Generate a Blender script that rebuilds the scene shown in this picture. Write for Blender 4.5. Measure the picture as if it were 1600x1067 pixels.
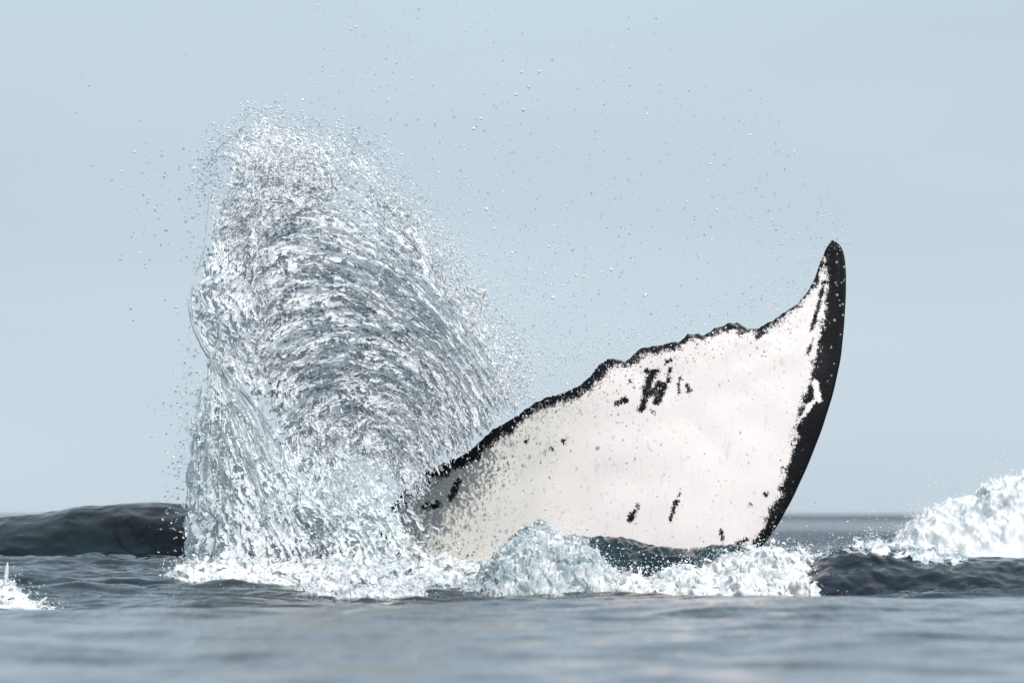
import bpy, math
import numpy as np

# ------------------------------------------------------------------ scene, camera, light
scene = bpy.context.scene
for o in list(bpy.data.objects):
    bpy.data.objects.remove(o)
COL = scene.collection
rng = np.random.default_rng(7)

CAM_H = 0.35          # eye height above the mean sea level (m)
DIST = 30.0           # camera to the tail (m)
S = 0.003             # metres for one photo pixel at that distance
HOR = 803.0           # photo row of the horizon

cam_data = bpy.data.cameras.new('camera')
cam = bpy.data.objects.new('camera', cam_data)
COL.objects.link(cam)
cam.location = (0, -DIST, CAM_H)
cam.rotation_euler = (math.radians(90), 0, 0)
cam_data.sensor_width = 36
cam_data.lens = 225
cam_data.shift_y = (HOR - 533.5) / 1600.0
cam_data.clip_start = 0.5
cam_data.clip_end = 20000
cam_data.dof.use_dof = True
cam_data.dof.focus_distance = DIST - 0.1
cam_data.dof.aperture_fstop = 6.0
scene.camera = cam

SUN_EL, SUN_AZ = math.radians(40), math.radians(161)   # azimuth clockwise from +Y
world = bpy.data.worlds.new('World')
scene.world = world
world.use_nodes = True
wn, wl = world.node_tree.nodes, world.node_tree.links
wn.clear()
sky = wn.new('ShaderNodeTexSky')
sky.sky_type = 'NISHITA'
sky.sun_disc = False
sky.sun_elevation = SUN_EL
sky.sun_rotation = SUN_AZ
sky.altitude = 0
sky.air_density = 1.0
sky.dust_density = 0.6
sky.ozone_density = 3.0
# thin, even high cloud: soft wide banks over the whole dome
tc = wn.new('ShaderNodeTexCoord')
mp = wn.new('ShaderNodeMapping')
mp.inputs['Scale'].default_value = (5.0, 5.0, 22.0)
mp.inputs['Location'].default_value = (0.35, 0.0, 0.2)
nz = wn.new('ShaderNodeTexNoise')
nz.inputs['Scale'].default_value = 1.0
nz.inputs['Detail'].default_value = 3.0
rmp = wn.new('ShaderNodeMapRange')
rmp.inputs['From Min'].default_value = 0.3
rmp.inputs['From Max'].default_value = 0.7
rmp.inputs['To Min'].default_value = 0.93
rmp.inputs['To Max'].default_value = 1.06
mul = wn.new('ShaderNodeMixRGB')
mul.blend_type = 'MULTIPLY'
mul.inputs['Fac'].default_value = 1.0
mul2 = wn.new('ShaderNodeMixRGB')      # even pale veil of high haze over the whole dome
mul2.blend_type = 'MIX'
mul2.inputs['Fac'].default_value = 0.86
mul2.inputs['Color2'].default_value = (6.75, 8.1, 9.35, 1)
bg = wn.new('ShaderNodeBackground')
bg.inputs['Strength'].default_value = 0.085
wo = wn.new('ShaderNodeOutputWorld')
wl.new(tc.outputs['Generated'], mp.inputs['Vector'])
wl.new(mp.outputs['Vector'], nz.inputs['Vector'])
wl.new(nz.outputs['Fac'], rmp.inputs['Value'])
wl.new(sky.outputs['Color'], mul2.inputs['Color1'])
wl.new(rmp.outputs['Result'], mul.inputs['Color2'])
wl.new(mul2.outputs['Color'], mul.inputs['Color1'])
wl.new(mul.outputs['Color'], bg.inputs['Color'])
wl.new(bg.outputs['Background'], wo.inputs['Surface'])

sun_data = bpy.data.lights.new('sun', 'SUN')
sun_data.energy = 3.65
sun_data.angle = math.radians(0.5)
sun_data.color = (1.0, 0.965, 0.92)
sun = bpy.data.objects.new('sun', sun_data)
COL.objects.link(sun)
sd = np.array([math.sin(SUN_AZ) * math.cos(SUN_EL), math.cos(SUN_AZ) * math.cos(SUN_EL), math.sin(SUN_EL)])
from mathutils import Vector
sun.rotation_euler = Vector(sd).to_track_quat('Z', 'Y').to_euler()

scene.view_settings.view_transform = 'Standard'
scene.view_settings.look = 'None'
scene.view_settings.exposure = 0.0
scene.view_settings.gamma = 1.0
cy = scene.cycles
cy.max_bounces = 12
cy.transmission_bounces = 10
cy.glossy_bounces = 4
cy.diffuse_bounces = 3
cy.transparent_max_bounces = 16
cy.caustics_reflective = False
cy.caustics_refractive = True
cy.sample_clamp_indirect = 4.0
cy.sample_clamp_direct = 0.0
cy.blur_glossy = 0.5
cy.use_adaptive_sampling = False
cy.use_denoising = True

# ------------------------------------------------------------------ noise
def _hash(ix, iy, iz, seed):
    h = (ix.astype(np.int64) * 374761393 + iy.astype(np.int64) * 668265263 + iz.astype(np.int64) * 2147483647 + seed * 1274126177) & 0xFFFFFFFF
    h = ((h ^ (h >> 13)) * 1274126177) & 0xFFFFFFFF
    return (h ^ (h >> 16)) & 0xFFFFFFFF

_G = np.random.default_rng(99).normal(size=(256, 3))
_G /= np.linalg.norm(_G, axis=1)[:, None]

def perlin(x, y, z=0.0, seed=0):
    x, y, z = np.broadcast_arrays(np.asarray(x, float), np.asarray(y, float), np.asarray(z, float))
    ix, iy, iz = np.floor(x), np.floor(y), np.floor(z)
    fx, fy, fz = x - ix, y - iy, z - iz
    u, v, w = [f * f * f * (f * (f * 6 - 15) + 10) for f in (fx, fy, fz)]
    out = 0
    for dx in (0, 1):
        for dy in (0, 1):
            for dz in (0, 1):
                g = _G[_hash(ix + dx, iy + dy, iz + dz, seed) & 255]
                d = g[..., 0] * (fx - dx) + g[..., 1] * (fy - dy) + g[..., 2] * (fz - dz)
                out = out + d * (u if dx else 1 - u) * (v if dy else 1 - v) * (w if dz else 1 - w)
    return out * 1.5

def fbm(x, y, z=0.0, seed=0, octaves=4, gain=0.5, lac=2.03):
    t, a, f = 0, 1.0, 1.0
    for i in range(octaves):
        t = t + a * perlin(np.asarray(x) * f, np.asarray(y) * f, np.asarray(z) * f, seed + i * 17)
        a *= gain
        f *= lac
    return t

def ridged(x, y, z=0.0, seed=0, octaves=4, gain=0.5):
    t, a, f = 0, 1.0, 1.0
    for i in range(octaves):
        t = t + a * (1 - 2 * np.abs(perlin(np.asarray(x) * f, np.asarray(y) * f, np.asarray(z) * f, seed + i * 13)))
        a *= gain
        f *= 2.07
    return t

def sstep(a, b, x):
    t = np.clip((x - a) / (b - a), 0, 1)
    return t * t * (3 - 2 * t)

def to_world(px, py, Y):
    d = DIST + Y
    return (np.asarray(px) - 800) * S * d / DIST, np.asarray(Y) + 0 * np.asarray(px), CAM_H + (HOR - np.asarray(py)) * S * d / DIST

# ------------------------------------------------------------------ mesh helpers
def mesh_from(name, verts, faces, mat, parent=None, smooth=True, attrs=None):
    """verts (n,3); faces (m,3) or (m,4) arrays or list of such"""
    me = bpy.data.meshes.new(name)
    fl = faces if isinstance(faces, list) else [faces]
    loops = np.concatenate([f.ravel() for f in fl]).astype(np.int32)
    tot = np.concatenate([np.full(len(f), f.shape[1], np.int32) for f in fl])
    start = np.concatenate([[0], np.cumsum(tot)[:-1]]).astype(np.int32)
    me.vertices.add(len(verts))
    me.vertices.foreach_set('co', np.ascontiguousarray(verts, np.float32).ravel())
    me.loops.add(len(loops))
    me.loops.foreach_set('vertex_index', loops)
    me.polygons.add(len(tot))
    me.polygons.foreach_set('loop_start', start)
    me.polygons.foreach_set('loop_total', tot)
    me.update(calc_edges=True)
    if smooth:
        me.polygons.foreach_set('use_smooth', np.ones(len(tot), bool))
    for k, a in (attrs or {}).items():
        at = me.attributes.new(k, 'FLOAT', 'POINT')
        at.data.foreach_set('value', np.ascontiguousarray(a, np.float32).ravel())
    me.materials.append(mat)
    o = bpy.data.objects.new(name, me)
    COL.objects.link(o)
    if parent is not None:
        o.parent = parent
    return o

def tag(o, label, cat=None, group=None, kind=None):
    if label: o['label'] = label
    if cat: o['category'] = cat
    if group: o['group'] = group
    if kind: o['kind'] = kind
    return o

def empty(name, loc=(0, 0, 0)):
    o = bpy.data.objects.new(name, None)
    o.location = (0, 0, 0)
    COL.objects.link(o)
    return o

def grid_faces(nu, nv):
    i = np.arange(nu * nv).reshape(nu, nv)
    return np.stack([i[:-1, :-1], i[1:, :-1], i[1:, 1:], i[:-1, 1:]], -1).reshape(-1, 4)

# ------------------------------------------------------------------ materials
def new_mat(name):
    m = bpy.data.materials.new(name)
    m.use_nodes = True
    nt = m.node_tree
    nt.nodes.clear()
    out = nt.nodes.new('ShaderNodeOutputMaterial')
    return m, nt, out

def N(nt, typ, **kw):
    n = nt.nodes.new(typ)
    for k, v in kw.items():
        if k in n.inputs:
            n.inputs[k].default_value = v
        else:
            setattr(n, k, v)
    return n

def noise_node(nt, vec, scale, detail=3.0, rough=0.55):
    n = N(nt, 'ShaderNodeTexNoise', Scale=scale, Detail=detail, Roughness=rough)
    nt.links.new(vec, n.inputs['Vector'])
    return n

def maprange(nt, val, a, b, c, d, smooth=False):
    n = N(nt, 'ShaderNodeMapRange')
    if smooth: n.interpolation_type = 'SMOOTHSTEP'
    for k, v in zip(('From Min', 'From Max', 'To Min', 'To Max'), (a, b, c, d)):
        n.inputs[k].default_value = v
    nt.links.new(val, n.inputs['Value'])
    return n.outputs['Result']

def math_node(nt, op, a, b=None):
    n = N(nt, 'ShaderNodeMath', operation=op)
    for i, v in enumerate((a, b)):
        if v is None: continue
        if isinstance(v, (int, float)): n.inputs[i].default_value = v
        else: nt.links.new(v, n.inputs[i])
    return n.outputs[0]

def mixcol(nt, fac, a, b, blend='MIX'):
    n = N(nt, 'ShaderNodeMixRGB', blend_type=blend)
    for k, v in (('Fac', fac), ('Color1', a), ('Color2', b)):
        if isinstance(v, (int, float)): n.inputs[k].default_value = v
        elif isinstance(v, tuple): n.inputs[k].default_value = v + (1,) if len(v) == 3 else v
        else: nt.links.new(v, n.inputs[k])
    return n.outputs['Color']

def sea_material(name, deep, teal, foam=True, ripple=1.0, stretch=(0.6, 0.9, 1.0), rough=0.06):
    m, nt, out = new_mat(name)
    tc = N(nt, 'ShaderNodeTexCoord')
    mp = N(nt, 'ShaderNodeMapping', Scale=stretch)
    nt.links.new(tc.outputs['Object'], mp.inputs['Vector'])
    v = mp.outputs['Vector']
    n1 = noise_node(nt, v, 2.2, 3)
    col = mixcol(nt, maprange(nt, n1.outputs['Fac'], 0.35, 0.7, 0, 1), deep, teal)
    p = N(nt, 'ShaderNodeBsdfPrincipled', Roughness=rough, IOR=1.333)
    b1 = noise_node(nt, v, 9.0, 4, 0.55)
    b2 = noise_node(nt, v, 45.0, 3, 0.5)
    h = math_node(nt, 'ADD', math_node(nt, 'MULTIPLY', b1.outputs['Fac'], 0.028 * ripple), math_node(nt, 'MULTIPLY', b2.outputs['Fac'], 0.0035 * ripple))
    b3 = noise_node(nt, v, 1.1, 3, 0.5)
    h = math_node(nt, 'ADD', h, math_node(nt, 'MULTIPLY', b3.outputs['Fac'], 0.10 * ripple))
    ru = N(nt, 'ShaderNodeAttribute', attribute_name='ruffle_dark')
    b4 = noise_node(nt, v, 2.3, 3, 0.6)
    h = math_node(nt, 'ADD', h, math_node(nt, 'MULTIPLY', math_node(nt, 'MULTIPLY', b4.outputs['Fac'], ru.outputs['Fac']), 0.55))
    bp = N(nt, 'ShaderNodeBump', Strength=1.0, Distance=1.0)
    nt.links.new(h, bp.inputs['Height'])
    nt.links.new(bp.outputs['Normal'], p.inputs['Normal'])
    if foam:
        at = N(nt, 'ShaderNodeAttribute', attribute_name='foam')
        fn = noise_node(nt, v, 30.0, 5, 0.65)
        f = maprange(nt, math_node(nt, 'ADD', at.outputs['Fac'], math_node(nt, 'MULTIPLY', fn.outputs['Fac'], 1.4)), 1.05, 1.3, 0, 1)
        col = mixcol(nt, f, col, (0.78, 0.82, 0.84))
        nt.links.new(maprange(nt, f, 0, 1, rough, 0.6), p.inputs['Roughness'])
    nt.links.new(col, p.inputs['Base Color'])
    chop = N(nt, 'ShaderNodeBsdfDiffuse', Color=(0.045, 0.058, 0.078, 1))     # dark colour for the dim reflection of wave faces too far off to resolve
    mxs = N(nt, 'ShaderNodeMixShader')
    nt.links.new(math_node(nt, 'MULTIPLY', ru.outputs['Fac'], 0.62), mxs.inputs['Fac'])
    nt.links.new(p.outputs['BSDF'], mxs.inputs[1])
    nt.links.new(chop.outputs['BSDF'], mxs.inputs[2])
    nt.links.new(mxs.outputs['Shader'], out.inputs['Surface'])
    return m

M_SEA = sea_material('sea_water', (0.004, 0.012, 0.020), (0.008, 0.026, 0.034), ripple=0.5, stretch=(1.9, 0.30, 1.0))
M_WAVE = sea_material('wave_water', (0.004, 0.012, 0.017), (0.020, 0.050, 0.058), foam=True, ripple=0.30)
M_DARK_WAVE = sea_material('dark_wave_water', (0.0035, 0.005, 0.006), (0.008, 0.022, 0.027), foam=True, ripple=0.2, rough=0.02)
M_NAVY_WAVE = sea_material('navy_wave_water', (0.004, 0.007, 0.014), (0.008, 0.020, 0.028), foam=True, ripple=0.35)

def drop_material():
    m, nt, out = new_mat('droplet_water')
    p = N(nt, 'ShaderNodeBsdfPrincipled', Roughness=0.02, IOR=1.333)
    p.inputs['Transmission Weight'].default_value = 1.0
    p.inputs['Base Color'].default_value = (0.98, 0.99, 1.0, 1)
    tp = N(nt, 'ShaderNodeBsdfTransparent')
    mx = N(nt, 'ShaderNodeMixShader', Fac=0.35)
    nt.links.new(p.outputs['BSDF'], mx.inputs[1])
    nt.links.new(tp.outputs['BSDF'], mx.inputs[2])
    nt.links.new(mx.outputs['Shader'], out.inputs['Surface'])
    return m
M_DROP = drop_material()
def clear_material():
    m, nt, out = new_mat('clear_water')
    p = N(nt, 'ShaderNodeBsdfPrincipled', Roughness=0.02, IOR=1.333)
    p.inputs['Transmission Weight'].default_value = 1.0
    p.inputs['Base Color'].default_value = (0.80, 0.86, 0.90, 1)
    nt.links.new(p.outputs['BSDF'], out.inputs['Surface'])
    return m
M_CLEAR = clear_material()

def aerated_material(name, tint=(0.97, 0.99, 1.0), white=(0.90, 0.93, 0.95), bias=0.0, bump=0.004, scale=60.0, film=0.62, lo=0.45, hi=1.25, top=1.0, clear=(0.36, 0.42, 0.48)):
    """clear water carrying a varying load of air bubbles: 'foam' attribute 0 clear, tinted dark for the refracted sea .. 1 white; film = share of thin clear film"""
    m, nt, out = new_mat(name)
    tc = N(nt, 'ShaderNodeTexCoord')
    v = tc.outputs['Object']
    at = N(nt, 'ShaderNodeAttribute', attribute_name='foam')
    n1 = noise_node(nt, v, scale * 1.6, 4, 0.65)
    f = maprange(nt, math_node(nt, 'ADD', at.outputs['Fac'], math_node(nt, 'MULTIPLY', n1.outputs['Fac'], 0.9)), lo - bias, hi - bias, 0.0, top)
    n2 = noise_node(nt, v, scale * 1.3, 3, 0.6)
    bp = N(nt, 'ShaderNodeBump', Strength=1.0, Distance=1.0)
    nt.links.new(math_node(nt, 'MULTIPLY', n2.outputs['Fac'], bump), bp.inputs['Height'])
    g = N(nt, 'ShaderNodeBsdfPrincipled', Roughness=0.04, IOR=1.333)
    g.inputs['Transmission Weight'].default_value = 1.0
    g.inputs['Base Color'].default_value = tint + (1,)
    nt.links.new(bp.outputs['Normal'], g.inputs['Normal'])
    nt.links.new(mixcol(nt, maprange(nt, at.outputs['Fac'], 0.0, 0.3, 0, 1), clear, tint), g.inputs['Base Color'])  # dark refraction of the sea is put into the tint at low foam
    tp = N(nt, 'ShaderNodeBsdfTransparent', Color=tint + (1,))
    n3 = noise_node(nt, v, scale * 0.7, 2, 0.5)
    cl = N(nt, 'ShaderNodeMixShader')
    nt.links.new(maprange(nt, math_node(nt, 'ADD', n3.outputs['Fac'], maprange(nt, at.outputs['Fac'], 0.0, 0.35, -0.28, 0.0)), 0.62 - film * 0.5, 0.68 - film * 0.5, 0, 1), cl.inputs['Fac'])
    nt.links.new(g.outputs['BSDF'], cl.inputs[1])
    nt.links.new(tp.outputs['BSDF'], cl.inputs[2])
    bp2 = N(nt, 'ShaderNodeBump', Strength=1.0, Distance=1.0)
    nt.links.new(math_node(nt, 'MULTIPLY', n2.outputs['Fac'], bump * 0.35), bp2.inputs['Height'])
    d = N(nt, 'ShaderNodeBsdfPrincipled', Roughness=0.5, IOR=1.333)
    d.inputs['Base Color'].default_value = white + (1,)
    nt.links.new(bp2.outputs['Normal'], d.inputs['Normal'])
    tr = N(nt, 'ShaderNodeBsdfTranslucent', Color=white + (1,))
    ms = N(nt, 'ShaderNodeMixShader', Fac=0.2)
    nt.links.new(d.outputs['BSDF'], ms.inputs[1])
    nt.links.new(tr.outputs['BSDF'], ms.inputs[2])
    mx = N(nt, 'ShaderNodeMixShader')
    nt.links.new(f, mx.inputs['Fac'])
    nt.links.new(cl.outputs['Shader'], mx.inputs[1])
    nt.links.new(ms.outputs['Shader'], mx.inputs[2])
    nt.links.new(mx.outputs['Shader'], out.inputs['Surface'])
    return m
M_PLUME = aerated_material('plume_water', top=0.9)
M_CURTAIN = aerated_material('curtain_water', tint=(0.95, 0.99, 0.99), white=(0.90, 0.94, 0.95), top=0.8)
M_FROTH = aerated_material('froth_water', tint=(0.62, 0.80, 0.84), white=(0.86, 0.88, 0.89), bias=0.08, bump=0.004, scale=75, film=0.5, clear=(0.45, 0.62, 0.66))
M_WHITE_DROP = aerated_material('white_droplet_water', bias=0.35, film=0.2, bump=0.001)

def whale_material():
    m, nt, out = new_mat('whale_skin')
    tc = N(nt, 'ShaderNodeTexCoord')
    v = tc.outputs['Object']
    at = N(nt, 'ShaderNodeAttribute', attribute_name='pigment')
    n1 = noise_node(nt, v, 22.0, 5, 0.65)
    n2 = noise_node(nt, v, 130.0, 4, 0.75)
    rag = math_node(nt, 'ADD', math_node(nt, 'MULTIPLY', math_node(nt, 'SUBTRACT', n1.outputs['Fac'], 0.5), 4.6),
                    math_node(nt, 'MULTIPLY', math_node(nt, 'SUBTRACT', n2.outputs['Fac'], 0.5), 4.5))
    e = math_node(nt, 'ADD', at.outputs['Fac'], rag)
    white_f = maprange(nt, e, -0.22, 0.22, 0, 1, True)
    # white areas: faintly pink, darker and creamier towards the root, pale grey rake marks
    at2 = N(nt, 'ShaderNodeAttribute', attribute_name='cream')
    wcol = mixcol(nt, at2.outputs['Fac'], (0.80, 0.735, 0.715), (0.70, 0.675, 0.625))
    mp = N(nt, 'ShaderNodeMapping', Scale=(1.0, 1.0, 0.45))
    mp.inputs['Rotation'].default_value = (0, 0.35, 0)
    nt.links.new(v, mp.inputs['Vector'])
    n3 = noise_node(nt, mp.outputs['Vector'], 26.0, 3, 0.5)
    spot = maprange(nt, n3.outputs['Fac'], 0.62, 0.72, 0, 0.40, True)
    wcol = mixcol(nt, spot, wcol, (0.50, 0.47, 0.46))
    n4 = noise_node(nt, v, 4.0, 3, 0.5)
    wcol = mixcol(nt, maprange(nt, n4.outputs['Fac'], 0.4, 0.7, 0, 0.22), wcol, (0.78, 0.77, 0.76))
    mr = N(nt, 'ShaderNodeMapping', Scale=(60.0, 1.0, 5.0))
    mr.inputs['Rotation'].default_value = (0, -0.5, 0)
    nt.links.new(v, mr.inputs['Vector'])
    nr = noise_node(nt, mr.outputs['Vector'], 1.0, 3, 0.6)
    wcol = mixcol(nt, maprange(nt, nr.outputs['Fac'], 0.60, 0.72, 0, 0.22, True), wcol, (0.45, 0.43, 0.42))
    n5 = noise_node(nt, v, 75.0, 1, 0.5)
    wcol = mixcol(nt, maprange(nt, n5.outputs['Fac'], 0.765, 0.785, 0, 0.9), wcol, (0.02, 0.02, 0.022))
    bcol = mixcol(nt, maprange(nt, n2.outputs['Fac'], 0.70, 0.76, 0, 0.35), (0.004, 0.004, 0.005), (0.06, 0.06, 0.063))
    col = mixcol(nt, white_f, bcol, wcol)
    p = N(nt, 'ShaderNodeBsdfPrincipled', IOR=1.36)
    nt.links.new(col, p.inputs['Base Color'])
    nt.links.new(maprange(nt, white_f, 0, 1, 0.28, 0.42), p.inputs['Roughness'])
    p.inputs['Specular IOR Level'].default_value = 0.4
    bp = N(nt, 'ShaderNodeBump', Strength=1.0, Distance=1.0)
    blk = maprange(nt, white_f, 0, 1, 0.0018, 0.0008)
    n6 = noise_node(nt, v, 55.0, 4, 0.6)
    nt.links.new(math_node(nt, 'MULTIPLY', n6.outputs['Fac'], blk), bp.inputs['Height'])
    nt.links.new(bp.outputs['Normal'], p.inputs['Normal'])
    nt.links.new(p.outputs['BSDF'], out.inputs['Surface'])
    return m
M_WHALE = whale_material()

m, nt, out = new_mat('barnacle_shell')
p = N(nt, 'ShaderNodeBsdfPrincipled', Roughness=0.6)
tcx = N(nt, 'ShaderNodeTexCoord')
nn = noise_node(nt, tcx.outputs['Object'], 120.0, 3)
nt.links.new(mixcol(nt, nn.outputs['Fac'], (0.10, 0.10, 0.10), (0.40, 0.39, 0.38)), p.inputs['Base Color'])
nt.links.new(p.outputs['BSDF'], out.inputs['Surface'])
M_BARN = m

# ------------------------------------------------------------------ sea
def sea_height(x, y):
    d = np.clip(np.hypot(x, y + DIST), 1, None)
    far = sstep(15, 60, y)
    h = 0.040 * fbm(x * 0.13, y * 0.30, 1.3, 3, 2) * (1 + 2.2 * far)
    h += 0.034 * fbm(x * 0.55, y * 1.1, 4.1, 11, 3) * (1 - 0.75 * far)
    fine = 1 - sstep(14, 30, y)
    h += 0.010 * fbm(x * 2.4, y * 4.6, 2.2, 23, 3) * fine
    near = np.exp(-(y / 4.0) ** 2)
    h += 0.020 * ridged(x * 2.2, y * 3.6, 0.4, 31, 3) * near
    xs = np.clip(x / 2.4, -1.3, 1.3)
    # the low swell between camera and whale, higher to the right
    h *= 1 - 0.35 * sstep(-5.0, -8.0, y)
    h += 0.004 * fbm(x * 2.2, y * 2.6, 1.1, 83, 2) * sstep(-5.0, -8.0, y)
    h += 0.020 * ridged(x * 0.7, y * 0.9, 3.3, 71, 3) * sstep(-5.0, -8.0, y) * sstep(-28, -20, y)
    crest = 0.012 + 0.036 * xs + 0.014 * np.sin(xs * 3.0 + 1)
    h += crest * np.exp(-((y + 9.5) / 3.0) ** 2)
    h -= 0.13 * np.exp(-((y + 4.3) / 1.5) ** 2)
    h += (0.13 + 0.02 * np.sin(x * 1.7)) * np.exp(-((y - 0.6) / 1.55) ** 2)
    # short steep wavelets in front of the splash
    for cx, cy_, wx, wy, a in ((-1.75, -2.1, 0.62, 0.16, 0.055), (-2.0, -1.1, 0.5, 0.15, 0.05), (-1.2, -3.0, 0.5, 0.2, 0.035), (2.0, -2.3, 0.6, 0.2, 0.05), (-2.3, -3.2, 0.4, 0.2, 0.03), (-1.25, -1.6, 0.35, 0.12, 0.035)):
        yy = y - cy_ - 0.12 * np.sin(x * 2.3 + cx)
        h += a * np.exp(-((x - cx) / wx) ** 2) * np.exp(-(yy / wy) ** 2) * (1 + 0.35 * perlin(x * 5, y * 2, 0.3, 61))
    return h

fx = np.arange(-3.6, 3.6001, 0.022)
gx = 3.6 * np.exp(np.linspace(0, math.log(2500 / 3.6), 60))[1:]
xs = np.concatenate([-gx[::-1], fx, gx])
ys = np.concatenate([np.arange(-24, -12, 0.06), np.arange(-12, -3.2, 0.035), np.arange(-3.2, 2.5, 0.022), np.arange(2.5, 16, 0.09),
                     16 * np.exp(np.linspace(0, math.log(9000 / 16), 120))])
ys = np.concatenate([[-400, -120, -60, -40, -30], ys])
XX, YY = np.meshgrid(xs, ys, indexing='ij')
ZZ = sea_height(XX, YY)
ZZ = np.where(YY < -24.5, -0.05, ZZ)
# foam lying on the water round the splash and the breaking wave
fo = 0.95 * np.exp(-((XX - 2.35) / 0.55) ** 2 - ((YY - 0.3) / 1.1) ** 2)
fo += 0.6 * np.exp(-((XX - 0.4) / 1.2) ** 2 - ((YY + 1.3) / 0.5) ** 2)
fo += 0.5 * np.exp(-((XX + 2.0) / 0.8) ** 2 - ((YY + 4.9) / 0.35) ** 2)
fo = np.clip(fo + 0.5 * fbm(XX * 1.2, YY * 2.4, 7.7, 41, 3) * (fo > 0.05), 0, 1) * (fo > 0.02)
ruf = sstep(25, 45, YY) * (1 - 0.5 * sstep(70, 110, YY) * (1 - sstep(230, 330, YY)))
sea = mesh_from('sea', np.stack([XX, YY, ZZ], -1).reshape(-1, 3), grid_faces(len(xs), len(ys)), M_SEA, attrs={'foam': fo.ravel(), 'ruffle_dark': ruf.ravel()})
tag(sea, 'dark blue grey sea reaching to the horizon', 'sea', kind='structure')

# ------------------------------------------------------------------ whale tail
def pl(pts):
    p = np.array(pts, float)
    s = np.concatenate([[0], np.cumsum(np.hypot(*np.diff(p, axis=0).T))])
    return p, s / s[-1]

def sample(pts, t):
    p, s = pl(pts)
    return np.stack([np.interp(t, s, p[:, 0]), np.interp(t, s, p[:, 1])], -1)

def smooth_sample(pts, t, k=9):
    q = sample(pts, np.linspace(0, 1, 400))
    w = np.hanning(k + 2)[1:-1]; w /= w.sum()
    for a in range(2):
        c = np.pad(q[:, a], k // 2, mode='reflect', reflect_type='odd')
        q[:, a] = np.convolve(c, w, 'valid')
    tt = np.linspace(0, 1, 400)
    return np.stack([np.interp(t, tt, q[:, 0]), np.interp(t, tt, q[:, 1])], -1)

TRAIL = [(600, 800), (622, 778), (640, 757), (662, 741), (690, 724), (722, 712), (744, 695), (768, 672), (800, 655), (828, 634),
         (850, 622), (880, 614), (904, 604), (922, 588), (934, 572), (950, 560), (962, 561), (976, 566), (990, 554), (1003, 543),
         (1022, 541), (1045, 536), (1062, 534), (1074, 523), (1088, 522), (1100, 524), (1118, 512), (1140, 505), (1152, 505),
         (1164, 514), (1184, 514), (1206, 502), (1226, 488), (1248, 473), (1262, 456), (1272, 436), (1281, 412), (1291, 388), (1300, 375)]
LEAD = [(760, 1190), (900, 1100), (1040, 1010), (1130, 930), (1188, 856), (1212, 826), (1238, 780), (1262, 728), (1284, 672), (1302, 615),
        (1314, 560), (1319, 510), (1322, 460), (1322, 420), (1319, 395), (1312, 379), (1300, 375)]
NU, NV = 330, 110
uu = np.linspace(0, 1, NU)
T = sample(TRAIL, uu)
T[:, 1] += 2.0 * perlin(uu * 90, 0.3, 0, 5) + 1.4 * perlin(uu * 210, 0.3, 0, 6)
T[-1] = (1300, 375)
L = smooth_sample(LEAD, uu ** 0.85, 15)
L[-1] = (1300, 375)
TL, LL = sample(TRAIL, np.linspace(0, 1, 500)), smooth_sample(LEAD, np.linspace(0, 1, 500), 15)
def dist_to(poly, q):
    out = np.empty(len(q))
    for i in range(0, len(q), 4000):
        c = q[i:i + 4000]
        out[i:i + 4000] = np.sqrt(((c[:, None] - poly[None]) ** 2).sum(-1)).min(1)
    return out
MARKS = [  # dark marks: segment and half width, photo px
    ((964, 629), (978, 626), 5), ((1002, 640), (1010, 612), 6), ((1008, 612), (1020, 582), 8), ((1012, 580), (1026, 580), 5), ((1016, 615), (1030, 600), 5),
    ((1026, 628), (1034, 606), 7), ((1036, 605), (1047, 590), 5), ((1044, 590), (1048, 574), 3), ((1019, 643), (1021, 645), 4), ((1060, 615), (1062, 590), 1.5),
    ((1073, 600), (1077, 610), 3.5), ((1042, 566), (1048, 562), 3), ((1184, 526), (1190, 520), 5), ((985, 596), (986, 597), 3), ((990, 605), (991, 606), 3),
    ((984, 812), (997, 788), 4.5), ((1046, 812), (1062, 772), 3.5), ((1130, 850), (1127, 830), 3), ((1195, 771), (1196, 772), 4), ((1172, 787), (1174, 789), 3.5),
    ((1268, 515), (1281, 470), 3.5), ((1281, 470), (1288, 440), 4), ((1262, 552), (1270, 530), 1.8), ((1150, 852), (1166, 842), 5),
    ((704, 780), (716, 750), 6), ((664, 792), (684, 786), 7), ((860, 700), (862, 701), 3), ((880, 688), (881, 690), 3), ((820, 692), (824, 689), 2.5), ((996, 672), (998, 672), 2)]
PATCHES = [((1274, 598), (1279, 625), 7), ((1262, 638), (1280, 618), 5), ((1248, 655), (1262, 640), 3)]
def seg_d(q, a, b):
    a, b = np.array(a, float), np.array(b, float)
    ab = b - a
    t = np.clip(((q - a) @ ab) / (ab @ ab), 0, 1)
    return np.hypot(*(q - a - t[:, None] * ab).T)

vv = (1 - np.cos(np.linspace(0, np.pi, NV))) / 2 * 0.6 + np.linspace(0, 1, NV) * 0.4
U, V = np.meshgrid(uu, vv, indexing='ij')
Q = T[:, None] * (1 - V[..., None]) + L[:, None] * V[..., None]
q = Q.reshape(-1, 2)
d_lead, d_trail = dist_to(LL, q), dist_to(TL, q)
w_lead = np.interp(q[:, 1], [375, 430, 470, 520, 560, 620, 690, 760, 850, 1000], [35, 29, 32, 36, 37, 45, 34, 25, 16, 16])
w_trail = np.interp(q[:, 0], [600, 660, 740, 820, 900, 935, 970, 1020, 1100, 1150, 1180, 1220, 1260, 1290], [12, 18, 18, 14, 13, 18, 8, 11, 8, 11, 6, 7, 4, 6])
pig = np.minimum((d_lead - w_lead) / 9.0, (d_trail - w_trail) / 8.0)
for a, b, r in MARKS:
    pig = np.minimum(pig, (seg_d(q, a, b) - 0.8 * r) / 4.0)
for a, b, r in PATCHES:
    pig = np.maximum(pig, -(seg_d(q, a, b) - 0.7 * r) / 3.0)
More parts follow.
